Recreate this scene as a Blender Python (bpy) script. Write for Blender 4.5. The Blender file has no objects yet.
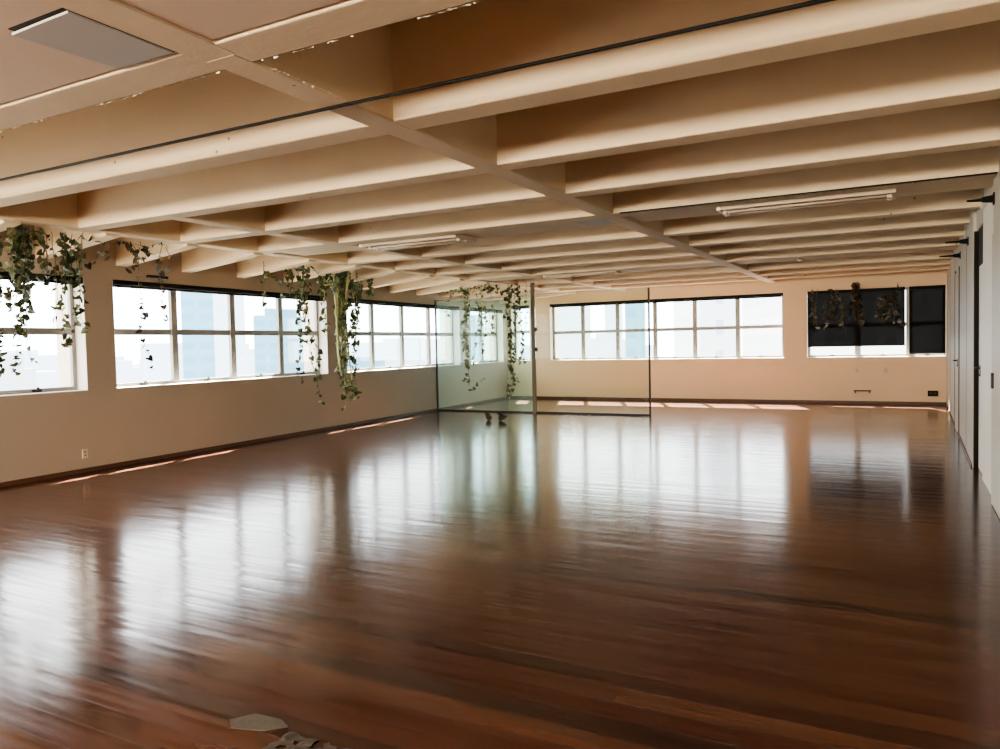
import bpy, math, random
from mathutils import Vector, Matrix
scene = bpy.context.scene
C = scene.collection
PI = math.pi

# ------------------------------------------------------------------ materials
def new_mat(name):
    m = bpy.data.materials.new(name); m.use_nodes = True
    nt = m.node_tree
    for n in list(nt.nodes): nt.nodes.remove(n)
    out = nt.nodes.new('ShaderNodeOutputMaterial')
    return m, nt, out
def nd(nt, t, **kw):
    n = nt.nodes.new('ShaderNode' + t)
    for k, v in kw.items():
        if k in n.inputs: n.inputs[k].default_value = v
        else: setattr(n, k, v)
    return n
def rgba(c): return (c[0], c[1], c[2], 1.0)
def plain(name, col, rough=0.6, metal=0.0, var=0.12, scale=6.0, bump=0.0, bscale=40.0, spec=0.4):
    m, nt, out = new_mat(name)
    b = nd(nt, 'BsdfPrincipled'); b.inputs['Roughness'].default_value = rough
    b.inputs['Metallic'].default_value = metal; b.inputs['Specular IOR Level'].default_value = spec
    tc = nd(nt, 'TexCoord'); nz = nd(nt, 'TexNoise', Scale=scale, Detail=4.0)
    nt.links.new(tc.outputs['Object'], nz.inputs['Vector'])
    mix = nd(nt, 'Mix', data_type='RGBA')
    mix.inputs['A'].default_value = rgba([max(0, c*(1-var)) for c in col]); mix.inputs['B'].default_value = rgba([min(1, c*(1+var)) for c in col])
    nt.links.new(nz.outputs['Fac'], mix.inputs['Factor'])
    nt.links.new(mix.outputs['Result'], b.inputs['Base Color'])
    if bump:
        n2 = nd(nt, 'TexNoise', Scale=bscale, Detail=5.0); bp = nd(nt, 'Bump', Strength=bump, Distance=0.01)
        nt.links.new(tc.outputs['Object'], n2.inputs['Vector'])
        nt.links.new(n2.outputs['Fac'], bp.inputs['Height']); nt.links.new(bp.outputs['Normal'], b.inputs['Normal'])
    nt.links.new(b.outputs['BSDF'], out.inputs['Surface'])
    return m

M = {}
M['ceiling'] = plain('ceiling_paint', (0.66, 0.53, 0.37), 0.75, var=0.06, scale=3.0, bump=0.25, bscale=22)
def add_pits(m):
    nt = m.node_tree; L = nt.links.new
    b = [n for n in nt.nodes if n.type == 'BSDF_PRINCIPLED'][0]; src = b.inputs['Base Color'].links[0].from_socket
    tc = [n for n in nt.nodes if n.type == 'TEX_COORD'][0]
    vo = nd(nt, 'TexVoronoi', Scale=3.6); L(tc.outputs['Object'], vo.inputs['Vector'])
    lt = nd(nt, 'Math', operation='LESS_THAN'); lt.inputs[1].default_value = 0.045; L(vo.outputs['Distance'], lt.inputs[0])
    mx = nd(nt, 'Mix', data_type='RGBA'); mx.inputs['B'].default_value = (0.25, 0.19, 0.13, 1)
    L(lt.outputs[0], mx.inputs['Factor']); L(src, mx.inputs['A']); L(mx.outputs['Result'], b.inputs['Base Color'])
add_pits(M['ceiling'])
M['panel'] = plain('ceiling_panel_paint', (0.64, 0.50, 0.385), 0.75, var=0.05, scale=3.0, bump=0.1)
M['chips'] = plain('paint_chips', (0.95, 0.88, 0.75), 0.8)
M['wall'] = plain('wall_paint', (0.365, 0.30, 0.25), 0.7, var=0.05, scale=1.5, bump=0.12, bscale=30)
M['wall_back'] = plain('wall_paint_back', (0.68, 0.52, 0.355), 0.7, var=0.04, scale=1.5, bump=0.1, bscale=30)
M['concrete'] = plain('outer_concrete', (0.62, 0.56, 0.48), 0.85, var=0.1, bump=0.3)
M['baseboard'] = plain('baseboard_wood', (0.085, 0.035, 0.02), 0.5, var=0.25)
M['frame'] = plain('window_frame_metal', (0.25, 0.24, 0.225), 0.45, metal=0.2, var=0.06)
M['black'] = plain('black_plastic', (0.008, 0.007, 0.006), 0.6, var=0.2, spec=0.12)
M['dark_metal'] = plain('dark_metal', (0.03, 0.027, 0.024), 0.5, metal=0.2, spec=0.2)
M['steel'] = plain('brushed_steel', (0.35, 0.32, 0.28), 0.35, metal=0.8)
M['grey_door'] = plain('grey_panel_paint', (0.46, 0.425, 0.36), 0.45, var=0.05, scale=2.0)
M['white_door'] = plain('white_door_paint', (0.80, 0.76, 0.68), 0.5, var=0.03, scale=2.0)
M['lit_reveal'] = plain('lit_reveal_paint', (0.74, 0.70, 0.65), 0.6, var=0.02)  # whitened paint: skylight on the window reveals put into the colour
M['lit_cap_enamel'] = plain('lit_cap_enamel', (0.9, 0.86, 0.78), 0.5, var=0.02)  # paler enamel: brightness of the lit end put into the colour
M['cream'] = plain('cream_plastic', (0.55, 0.46, 0.36), 0.5, var=0.04)
M['fixture'] = plain('fixture_enamel', (0.46, 0.38, 0.285), 0.5, var=0.03)
M['fixture_in'] = plain('fixture_reflector', (0.62, 0.49, 0.36), 0.5, var=0.03)
M['tube'] = plain('lamp_tube', (0.46, 0.38, 0.29), 0.3, var=0.02)
M['hatch'] = plain('hatch_board', (0.46, 0.42, 0.39), 0.6, var=0.05, scale=4)
M['stem'] = plain('vine_stem', (0.10, 0.085, 0.035), 0.7, var=0.3, scale=15)
M['pale_stem'] = plain('pale_vine_stem', (0.36, 0.34, 0.17), 0.7, var=0.3, scale=15)
M['silver'] = plain('silver_tape', (0.085, 0.075, 0.062), 0.6, spec=0.1, metal=0.0, var=0.25, scale=25, bump=0.3, bscale=60)

def leaf_mat(name, a, b, c):
    m, nt, out = new_mat(name)
    bs = nd(nt, 'BsdfPrincipled', Roughness=0.5)
    tc = nd(nt, 'TexCoord'); nz = nd(nt, 'TexNoise', Scale=7.0, Detail=2.0)
    rp = nd(nt, 'ValToRGB')
    e = rp.color_ramp.elements; e[0].position = 0.36; e[0].color = rgba(a); e[1].position = 0.66; e[1].color = rgba(c)
    x = e.new(0.5); x.color = rgba(b)
    nt.links.new(tc.outputs['Object'], nz.inputs['Vector']); nt.links.new(nz.outputs['Fac'], rp.inputs['Fac'])
    nt.links.new(rp.outputs['Color'], bs.inputs['Base Color'])
    tr = nd(nt, 'BsdfTranslucent'); nt.links.new(rp.outputs['Color'], tr.inputs['Color'])
    mx = nd(nt, 'MixShader', Fac=0.22)
    nt.links.new(bs.outputs['BSDF'], mx.inputs[1]); nt.links.new(tr.outputs['BSDF'], mx.inputs[2])
    nt.links.new(mx.outputs['Shader'], out.inputs['Surface'])
    return m
M['leaf'] = leaf_mat('ivy_leaf', (0.02, 0.03, 0.012), (0.045, 0.065, 0.022), (0.09, 0.075, 0.03))
M['leaf_green'] = leaf_mat('ivy_leaf_green', (0.03, 0.05, 0.02), (0.07, 0.10, 0.035), (0.15, 0.16, 0.06))
M['leaf_brown'] = leaf_mat('ivy_leaf_brown', (0.012, 0.012, 0.007), (0.035, 0.028, 0.014), (0.08, 0.045, 0.022))

def glass_mat(name, tint, refl=1.0, film=0.0, film_col=(0.7, 0.9, 0.8)):
    m, nt, out = new_mat(name)
    tr = nd(nt, 'BsdfTransparent', Color=rgba(tint)); gl = nd(nt, 'BsdfGlossy', Roughness=0.02)
    fr = nd(nt, 'LayerWeight', Blend=0.25); mul = nd(nt, 'Math', operation='MULTIPLY')
    mul.inputs[1].default_value = refl
    nt.links.new(fr.outputs['Fresnel'], mul.inputs[0])
    mx = nd(nt, 'MixShader')
    nt.links.new(mul.outputs[0], mx.inputs['Fac'])
    base = tr.outputs['BSDF']
    if film:                                # green-white haze painted into the pane as a thin film
        df = nd(nt, 'BsdfDiffuse', Color=rgba(film_col)); tl = nd(nt, 'BsdfTranslucent', Color=rgba(film_col))
        m2 = nd(nt, 'MixShader', Fac=0.5); nt.links.new(df.outputs[0], m2.inputs[1]); nt.links.new(tl.outputs[0], m2.inputs[2])
        m3 = nd(nt, 'MixShader', Fac=film); nt.links.new(base, m3.inputs[1]); nt.links.new(m2.outputs[0], m3.inputs[2]); base = m3.outputs[0]
    nt.links.new(base, mx.inputs[1]); nt.links.new(gl.outputs['BSDF'], mx.inputs[2])
    nt.links.new(mx.outputs['Shader'], out.inputs['Surface'])
    return m
M['window_glass'] = glass_mat('window_glass', (0.97, 0.98, 0.98), 0.25)
M['green_glass'] = glass_mat('green_tinted_glass', (0.83, 0.975, 0.94), 1.3, 0.06, (0.72, 0.95, 0.86))
M['clear_glass'] = glass_mat('clear_glass', (0.91, 0.94, 0.90), 0.6)

def screen_mat():
    m, nt, out = new_mat('dark_screen_fabric')
    tr = nd(nt, 'BsdfTransparent', Color=(1, 1, 1, 1)); df = nd(nt, 'BsdfPrincipled', Roughness=0.5)
    df.inputs['Base Color'].default_value = (0.004, 0.004, 0.004, 1); df.inputs['Specular IOR Level'].default_value = 0.05
    tc = nd(nt, 'TexCoord'); nz = nd(nt, 'TexNoise', Scale=3.0, Detail=2.0)
    nt.links.new(tc.outputs['Object'], nz.inputs['Vector'])
    mp = nd(nt, 'MapRange'); mp.inputs['To Min'].default_value = 0.055; mp.inputs['To Max'].default_value = 0.075
    nt.links.new(nz.outputs['Fac'], mp.inputs['Value'])
    mx = nd(nt, 'MixShader'); nt.links.new(mp.outputs['Result'], mx.inputs['Fac'])
    nt.links.new(df.outputs['BSDF'], mx.inputs[1]); nt.links.new(tr.outputs['BSDF'], mx.inputs[2])
    nt.links.new(mx.outputs['Shader'], out.inputs['Surface'])
    return m
M['screen'] = screen_mat()

def floor_mat():
    m, nt, out = new_mat('varnished_hardwood_planks')
    L = nt.links.new
    tc = nd(nt, 'TexCoord')
    br = nd(nt, 'TexBrick', Scale=1.0); br.offset = 0.0; br.offset_frequency = 2; br.squash = 1.0
    br.inputs['Brick Width'].default_value = 3.3; br.inputs['Row Height'].default_value = 0.135
    br.inputs['Mortar Size'].default_value = 0.0012; br.inputs['Mortar Smooth'].default_value = 0.2; br.inputs['Bias'].default_value = 0.0
    br.inputs['Color1'].default_value = (0, 0, 0, 1); br.inputs['Color2'].default_value = (1, 1, 1, 1); br.inputs['Mortar'].default_value = (0, 0, 0, 1)
    sx = nd(nt, 'SeparateXYZ'); L(tc.outputs['Object'], sx.inputs[0])
    dv = nd(nt, 'Math', operation='DIVIDE'); dv.inputs[1].default_value = 0.135; L(sx.outputs['Y'], dv.inputs[0])
    fl = nd(nt, 'Math', operation='FLOOR'); L(dv.outputs[0], fl.inputs[0])
    wnz = nd(nt, 'TexWhiteNoise', noise_dimensions='1D'); L(fl.outputs[0], wnz.inputs['W'])
    ml = nd(nt, 'Math', operation='MULTIPLY'); ml.inputs[1].default_value = 3.3; L(wnz.outputs['Value'], ml.inputs[0])
    ax = nd(nt, 'Math', operation='ADD'); L(sx.outputs['X'], ax.inputs[0]); L(ml.outputs[0], ax.inputs[1])
    cv = nd(nt, 'CombineXYZ'); L(ax.outputs[0], cv.inputs['X']); L(sx.outputs['Y'], cv.inputs['Y'])
    L(cv.outputs[0], br.inputs['Vector'])
    rp = nd(nt, 'ValToRGB'); e = rp.color_ramp.elements
    e[0].position = 0.0; e[0].color = FLOOR_COLS[0]; e[1].position = 1.0; e[1].color = FLOOR_COLS[4]
    for p, c in ((0.25, FLOOR_COLS[1]), (0.5, FLOOR_COLS[2]), (0.75, FLOOR_COLS[3])):
        x = e.new(p); x.color = c
    L(br.outputs['Color'], rp.inputs['Fac'])
    # grain stretched along the plank (X)
    mp = nd(nt, 'Mapping'); mp.inputs['Scale'].default_value = (0.8, 16.0, 1.0)
    L(tc.outputs['Object'], mp.inputs['Vector'])
    g = nd(nt, 'TexNoise', Scale=1.6, Detail=6.0); L(mp.outputs['Vector'], g.inputs['Vector'])
    gm = nd(nt, 'MapRange'); gm.inputs['From Min'].default_value = 0.3; gm.inputs['From Max'].default_value = 0.7
    gm.inputs['To Min'].default_value = 0.85; gm.inputs['To Max'].default_value = 1.14
    L(g.outputs['Fac'], gm.inputs['Value'])
    # large worn zones
    wn = nd(nt, 'TexNoise', Scale=0.45, Detail=3.0); L(tc.outputs['Object'], wn.inputs['Vector'])
    wm = nd(nt, 'MapRange'); wm.inputs['From Min'].default_value = 0.3; wm.inputs['From Max'].default_value = 0.7
    wm.inputs['To Min'].default_value = 0.8; wm.inputs['To Max'].default_value = 1.2
    L(wn.outputs['Fac'], wm.inputs['Value'])
    mu = nd(nt, 'Math', operation='MULTIPLY'); L(gm.outputs['Result'], mu.inputs[0]); L(wm.outputs['Result'], mu.inputs[1])
    vm = nd(nt, 'VectorMath', operation='SCALE'); L(rp.outputs['Color'], vm.inputs[0]); L(mu.outputs[0], vm.inputs['Scale'])
    dk = nd(nt, 'Mix', data_type='RGBA'); dk.inputs['B'].default_value = (0.012, 0.006, 0.004, 1)
    L(br.outputs['Fac'], dk.inputs['Factor']); L(vm.outputs[0], dk.inputs['A'])
    b = nd(nt, 'BsdfPrincipled'); L(dk.outputs['Result'], b.inputs['Base Color'])
    b.inputs['Specular IOR Level'].default_value = FLOOR_SPEC; b.inputs['IOR'].default_value = 1.5
    # roughness: polished with scuffed patches
    r1 = nd(nt, 'MapRange'); r1.inputs['From Min'].default_value = 0.3; r1.inputs['From Max'].default_value = 0.75
    r1.inputs['To Min'].default_value = FLOOR_ROUGH[0]; r1.inputs['To Max'].default_value = FLOOR_ROUGH[1]
    L(g.outputs['Fac'], r1.inputs['Value']); L(r1.outputs['Result'], b.inputs['Roughness'])
    # cupped planks: waves across the boards
    mp2 = nd(nt, 'Mapping'); mp2.inputs['Scale'].default_value = (0.5, 5.0, 1.0); L(tc.outputs['Object'], mp2.inputs['Vector'])
    n2 = nd(nt, 'TexNoise', Scale=1.5, Detail=2.0); L(mp2.outputs['Vector'], n2.inputs['Vector'])
    bp = nd(nt, 'Bump', Strength=0.12, Distance=0.02); L(n2.outputs['Fac'], bp.inputs['Height'])
    bp2 = nd(nt, 'Bump', Strength=0.25, Distance=0.002, invert=True); L(br.outputs['Fac'], bp2.inputs['Height']); L(bp.outputs['Normal'], bp2.inputs['Normal'])
    L(bp2.outputs['Normal'], b.inputs['Normal'])
    L(b.outputs['BSDF'], out.inputs['Surface'])
    return m
FLOOR_COLS = [(0.026, 0.010, 0.007, 1), (0.062, 0.022, 0.014, 1), (0.052, 0.0155, 0.010, 1), (0.084, 0.037, 0.022, 1), (0.070, 0.025, 0.015, 1)]
FLOOR_SPEC = 0.6
FLOOR_ROUGH = (0.11, 0.20)
M['floor'] = floor_mat()

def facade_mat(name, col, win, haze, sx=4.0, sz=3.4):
    """hazy distant facade: rows of windows bright air painted on as a glow of the surface"""
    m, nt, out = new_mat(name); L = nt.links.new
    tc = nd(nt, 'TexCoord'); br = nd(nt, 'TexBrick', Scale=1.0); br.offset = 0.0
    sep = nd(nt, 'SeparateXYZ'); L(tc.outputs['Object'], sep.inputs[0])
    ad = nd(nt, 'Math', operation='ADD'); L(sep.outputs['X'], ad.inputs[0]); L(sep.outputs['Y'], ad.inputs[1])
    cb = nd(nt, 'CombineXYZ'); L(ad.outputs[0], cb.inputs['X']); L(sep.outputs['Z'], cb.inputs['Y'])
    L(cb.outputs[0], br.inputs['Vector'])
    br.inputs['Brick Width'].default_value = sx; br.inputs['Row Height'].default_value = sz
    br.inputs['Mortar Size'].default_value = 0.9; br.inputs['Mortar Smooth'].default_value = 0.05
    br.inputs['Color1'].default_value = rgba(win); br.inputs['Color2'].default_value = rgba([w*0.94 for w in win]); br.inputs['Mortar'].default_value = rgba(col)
    df = nd(nt, 'BsdfDiffuse'); em = nd(nt, 'Emission', Strength=haze)  # walls glow to paint in the bright hazy air
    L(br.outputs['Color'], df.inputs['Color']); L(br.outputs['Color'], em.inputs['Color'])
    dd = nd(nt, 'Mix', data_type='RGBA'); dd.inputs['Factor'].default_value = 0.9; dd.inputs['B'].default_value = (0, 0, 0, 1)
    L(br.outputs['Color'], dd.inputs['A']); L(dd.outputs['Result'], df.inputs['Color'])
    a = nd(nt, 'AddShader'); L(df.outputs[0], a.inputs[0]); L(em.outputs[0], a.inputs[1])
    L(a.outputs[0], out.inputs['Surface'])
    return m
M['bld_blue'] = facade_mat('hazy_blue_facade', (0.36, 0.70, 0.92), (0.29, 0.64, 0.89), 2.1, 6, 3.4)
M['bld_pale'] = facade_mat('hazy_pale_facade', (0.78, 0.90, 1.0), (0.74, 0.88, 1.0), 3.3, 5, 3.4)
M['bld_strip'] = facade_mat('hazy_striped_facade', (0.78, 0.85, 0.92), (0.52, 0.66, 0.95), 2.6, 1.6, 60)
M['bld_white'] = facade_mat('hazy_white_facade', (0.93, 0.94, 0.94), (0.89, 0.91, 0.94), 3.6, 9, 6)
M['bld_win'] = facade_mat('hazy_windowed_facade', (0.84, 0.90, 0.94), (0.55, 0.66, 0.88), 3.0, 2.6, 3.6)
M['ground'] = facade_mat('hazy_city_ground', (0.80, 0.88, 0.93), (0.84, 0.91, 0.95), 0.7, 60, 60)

# ------------------------------------------------------------------ mesh helpers
class MB:
    def __init__(s): s.v = []; s.f = []
    def quadbox(s, pts):
        b = len(s.v); s.v += [tuple(p) for p in pts]
        for f in ((0,3,2,1),(4,5,6,7),(0,1,5,4),(1,2,6,5),(2,3,7,6),(3,0,4,7)): s.f.append([b+i for i in f])
    def box(s, x0, x1, y0, y1, z0, z1, fr=None):
        p = [(x0,y0,z0),(x1,y0,z0),(x1,y1,z0),(x0,y1,z0),(x0,y0,z1),(x1,y0,z1),(x1,y1,z1),(x0,y1,z1)]
        if fr: p = [fr(*q) for q in p]
        s.quadbox(p)
    def tube(s, pts, r, n=6, r1=None):
        r1 = r if r1 is None else r1
        rings = []
        for i, p in enumerate(pts):
            p = Vector(p)
            a = Vector(pts[max(0, i-1)]); c = Vector(pts[min(len(pts)-1, i+1)])
            t = (c-a).normalized() if (c-a).length > 1e-9 else Vector((0,0,1))
            u = t.orthogonal().normalized() if abs(t.z) > 0.9 else t.cross(Vector((0,0,1))).normalized()
            w = t.cross(u)
            rr = r + (r1-r)*i/max(1, len(pts)-1)
            b = len(s.v)
            for k in range(n):
                an = 2*PI*k/n
                s.v.append(tuple(p + u*math.cos(an)*rr + w*math.sin(an)*rr))
            rings.append(b)
        for i in range(len(rings)-1):
            for k in range(n):
                k2 = (k+1) % n
                s.f.append([rings[i]+k, rings[i]+k2, rings[i+1]+k2, rings[i+1]+k])
        s.f.append([rings[0]+k for k in range(n)][::-1]); s.f.append([rings[-1]+k for k in range(n)])
    def build(s, name, mat, parent=None, bevel=0.0, smooth=False):
        me = bpy.data.meshes.new(name)
        off = parent.location if (parent is not None and parent.parent is None) else Vector((0,0,0))
        if parent is not None and parent.parent is not None:
            off = parent.location + parent.parent.location
        me.from_pydata([(v[0]-off[0], v[1]-off[1], v[2]-off[2]) for v in s.v], [], s.f)
        me.update()
        import bmesh
        bm = bmesh.new(); bm.from_mesh(me); bmesh.ops.recalc_face_normals(bm, faces=bm.faces); bm.to_mesh(me); bm.free()
        if smooth:
            for p in me.polygons: p.use_smooth = True
        me.materials.append(mat)
        o = bpy.data.objects.new(name, me); C.objects.link(o)
        if parent is not None: o.parent = parent
        if bevel:
            md = o.modifiers.new('bevel', 'BEVEL'); md.width = bevel; md.segments = 2; md.limit_method = 'ANGLE'
        return o
def empty(name, loc):
    o = bpy.data.objects.new(name, None); C.objects.link(o); o.location = loc; o.empty_display_size = 0.1
    return o
def tag(o, label, cat, group=None):
    o['label'] = label; o['category'] = cat
    if group: o['group'] = group
    return o
def struct(o, label=None):
    o['kind'] = 'structure'
    if label: o['label'] = label
    return o
def thing(name, loc, label, cat, group=None):
    return tag(empty(name, loc), label, cat, group)
SKY, SUN, REAR, SIDE = 10.0, 330.0, 1900.0, 230.0
VIEW, LOOK, EXPO = 'AgX', 'AgX - Medium High Contrast', 0.22
# ------------------------------------------------------------------ the room
CAM_H = 1.45
LX, LY = -8.82, 4.65                       # left wall passes here
LD = Vector((-0.05361, 0.99856, 0)); LN = Vector((0.99856, 0.05361, 0))
def FL(s, v, z):                           # left wall frame: s along the wall, v outwards
    return (LX + LD.x*s - LN.x*v, LY + LD.y*s - LN.y*v, z)
BY = 18.2
def FB(s, v, z): return (s, BY + v, z)     # back wall frame: s = X, v outwards
RX = 0.67
def RW(y): return RX - 0.01 + 0.0145*max(0.0, y-9.62)   # the far stretch runs slightly askew
BACK_S = 13.57
ZC = 3.30                                  # soffit of the slab
ZR = 2.75                                  # underside of the ribs
TH = 0.55
DF = 0.20                                  # depth of window frame inside the opening

def wall_with_openings(name, fr, s0, s1, ops, zs, zh, mat, mat_out, outer_head=3.34):
    """inner leaf with head at zh, outer leaf = spandrel and piers"""
    mb = MB(); edges = [s0]
    for a, b in ops: edges += [a, b]
    edges.append(s1)
    for i in range(0, len(edges), 2):
        mb.box(edges[i], edges[i+1], 0, DF+0.07, 0, ZC, fr)
    for a, b in ops:
        mb.box(a, b, 0, DF+0.07, 0, zs, fr); mb.box(a, b, 0, DF+0.07, zh, ZC, fr)
    w = struct(mb.build(name, mat))
    mo = MB()
    for i in range(0, len(edges), 2):
        mo.box(edges[i], edges[i+1], DF+0.07, TH, -0.4, outer_head+0.3, fr)
    for a, b in ops:
        mo.box(a, b, DF+0.07, TH, -0.4, zs-0.03, fr)
    mo.build('outer_masonry', mat_out, w)
    return w

left_ops = [(-7.9, -3.6), (-3.2, 1.10), (1.50, 5.80), (6.36, 10.84), (11.40, 13.30)]
ZS_L, ZH_L = 1.0, 2.40
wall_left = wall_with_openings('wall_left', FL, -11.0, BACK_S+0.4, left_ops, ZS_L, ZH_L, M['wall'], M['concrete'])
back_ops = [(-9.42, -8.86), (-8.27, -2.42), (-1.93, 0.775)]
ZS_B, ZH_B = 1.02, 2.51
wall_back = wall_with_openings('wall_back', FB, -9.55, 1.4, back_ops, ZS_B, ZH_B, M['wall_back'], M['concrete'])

# floor
mb = MB(); mb.box(-10.2, 1.5, -6.2, 18.35, -0.12, 0.0)
floor = struct(mb.build('floor', M['floor']))
# rear wall behind the camera
mb = MB(); mb.box(-9.0, 1.3, -6.25, -6.0, 0, ZC)
struct(mb.build('wall_rear', M['wall']))

# ceiling slab, ribs and beams
mb = MB(); mb.quadbox([(-8.42,-6.2,ZC),(1.5,-6.2,ZC),(1.5,18.35,ZC),(-9.75,18.35,ZC),(-8.42,-6.2,ZC+.1),(1.5,-6.2,ZC+.1),(1.5,18.35,ZC+.1),(-9.75,18.35,ZC+.1)])
ceiling = struct(mb.build('ceiling', M['ceiling']))
X_R = 1.0
ribs = [(3.57,3.79),(4.82,5.03),(6.06,6.27),(7.27,7.52),(9.08,9.29),(10.30,10.50),(11.53,11.74),(12.75,13.0),(14.70,14.90),(15.95,16.15),(17.10,17.30)]
BEAMS = [(-2.77,-2.58,2.4),(-6.32,-6.13,4.9),(-7.68,-7.49,2.4)]
for a, b in ribs:
    mb = MB(); mb.box(-7.6, X_R, a, b, ZR, ZC); mb.build('ceiling_rib', M['ceiling'], ceiling, bevel=0.012)
mb = MB(); mb.box(-8.9, X_R, 2.285, 2.52, ZR, ZC); mb.build('ceiling_rib', M['ceiling'], ceiling, bevel=0.012)
for a, b, y0 in BEAMS:
    mb = MB(); mb.box(a, b, y0, 18.2, ZR-0.002, ZC); mb.build('ceiling_beam', M['ceiling'], ceiling, bevel=0.012)
# flush closing panels (bands without cells)
for xa, xb in ((-8.9,-2.787),(-2.562,X_R)):
    y = -6.0
    mb = MB(); mb.box(xa, xb, y, 2.265, ZR+0.006, ZR+0.05); mb.build('ceiling_panel', M['panel'], ceiling)
mb = MB(); mb.box(-2.775, -2.575, -6.0, 2.4, ZR-0.001, ZC); mb.build('ceiling_beam', M['ceiling'], ceiling)
for ya, yb in ((7.53, 8.09), (13.01, 13.62)):
    for xa, xb in ((-7.45,-6.36),(-6.1,-2.78),(-2.53,X_R)):
        mb = MB(); mb.box(xa, xb, ya, yb, ZR+0.02, ZC); mb.build('ceiling_panel', M['ceiling'], ceiling)
# deeper short ribs of the outer bay along the left windows
for k in range(-4, 12):
    y = 7.255 + 1.045*k
    if y > 17.9: break
    s = y - LY
    mb = MB(); x0 = LX + LD.x*s + 0.0
    mb.quadbox([(x0-0.05,y,2.57),(-7.56,y,2.72),(-7.56,y+.17,2.72),(x0-0.05,y+.17,2.57),(x0-0.05,y,ZC),(-7.56,y,ZC),(-7.56,y+.17,ZC),(x0-0.05,y+.17,ZC)]); mb.build('outer_rib', M['ceiling'], ceiling, bevel=0.01)
# flakes of peeling paint along the edge of the band
rnd = random.Random(5)
mb = MB()
def chip(x, y, z, r):
    n = rnd.randint(4, 6); b = len(mb.v)
    a0 = rnd.random()*6
    for k in range(n):
        an = a0 + 2*PI*k/n; rr = r*rnd.uniform(0.5, 1.2)
        mb.v.append((x+math.cos(an)*rr*1.8, y+math.sin(an)*rr*0.6, z - rnd.uniform(0.001, 0.008)))
    mb.f.append(list(range(b, b+n)))
for k in range(95):
    x = rnd.uniform(-5.0, -0.6); chip(x, 2.515 if rnd.random() < .7 else 2.275, ZR-0.001, rnd.uniform(0.004, 0.016))
for k in range(25):
    chip(-2.56+rnd.uniform(-.01,.01), rnd.uniform(2.5, 3.3), ZR-0.001, rnd.uniform(0.003, 0.010))
o = mb.build('paint_flakes', M['chips'], ceiling); o['kind'] = 'stuff'

# right wall: gear of doors and panels seen at a grazing angle
mb = MB()
mb.quadbox([(RW(9.62),9.62,0),(RX+.4,9.62,0),(RX+.4,18.3,0),(RW(18.3),18.3,0),(RW(9.62),9.62,ZC),(RX+.4,9.62,ZC),(RX+.4,18.3,ZC),(RW(18.3),18.3,ZC)])                      # far stretch
mb.box(RX+0.12, RX+0.3, 8.40, 9.62, 0, ZC)                  # back of the door recess
mb.box(RX+0.025, RX+0.25, 7.66, 8.90, 0, ZC)                # pale pier
mb.box(RX, RX+0.25, -6.1, 7.66, 0, ZC)                      # near stretch
wall_right = struct(mb.build('wall_right', M['grey_door']))
mb = MB(); mb.box(RX+0.023, RX+0.03, 7.665, 8.902, 0.0, 2.68); mb.build('pier_face', M['white_door'], wall_right)
mb = MB(); mb.box(RX+0.034, RX+0.115, 8.9, 9.62, 2.20, 2.56); mb.build('dark_transom', M['black'], wall_right)
mb = MB(); mb.box(RX+0.02, RX+0.2, 8.9, 9.62, 2.56, ZC); mb.build('lintel', M['grey_door'], wall_right)
# panel seams on the far stretch
for y in (10.9, 14.3, 16.2):
    mb = MB(); mb.box(RW(y)-0.002, RW(y)+0.01, y, y+0.015, 0.02, 2.75); mb.build('panel_seam', M['dark_metal'], wall_right)

def lever(parent, x, y, z, sgn=1):
    mb = MB(); mb.tube([(x, y, z), (x-0.045, y, z)], 0.011, 8)
    mb.tube([(x-0.045, y-0.008*sgn, z), (x-0.05, y+0.11*sgn, z)], 0.009, 8); mb.box(x-0.006, x, y-0.02, y+0.02, z-0.09, z+0.03)
    mb.tube([(x-0.012, y, z-0.075), (x, y, z-0.075)], 0.008, 8)
    return mb.build('door_handle', M['dark_metal'], parent)
# door 1: white leaf in the recess, black jamb
d1 = struct(empty('door_1', (RX+0.06, 9.2, 0)))
mb = MB(); mb.box(RX+0.04, RX+0.10, 8.9, 9.56, 0.01, 2.18); mb.build('door_leaf', M['white_door'], d1)
mb = MB(); mb.box(RX-0.004, RX+0.11, 9.56, 9.635, 0.0, 2.56); mb.box(RX+0.036, RX+0.11, 8.9, 9.56, 2.18, 2.20); mb.build('door_jamb', M['black'], d1)
lever(d1, RX+0.04, 9.38, 1.10, -1)
# door 2: grey leaf further back
d2 = struct(empty('door_2', (RW(13), 13.0, 0)))
mb = MB(); mb.box(RW(13)-0.012, RW(13)-0.001, 12.7, 13.6, 0.01, 2.4); mb.build('door_leaf', M['grey_door'], d2)
mb = MB(); mb.box(RW(13)-0.016, RW(13)-0.0005, 12.66, 12.70, 0.0, 2.44); mb.box(RW(13)-0.016, RW(13)-0.0005, 13.6, 13.64, 0.0, 2.44); mb.build('door_jamb', M['dark_metal'], d2)
lever(d2, RW(13)-0.012, 12.95, 1.08, 1)
# door 3: nearest grey leaf, only its far edge is in view
d3 = struct(empty('door_3', (RX, 7.0, 0)))
mb = MB(); mb.box(RX-0.012, RX-0.001, 6.65, 7.62, 0.01, 2.3); mb.build('door_leaf', M['grey_door'], d3)
mb = MB(); mb.box(RX-0.03, RX-0.010, 7.44, 7.50, 1.0, 1.13); mb.build('door_handle', M['dark_metal'], d3, bevel=0.004)

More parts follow.
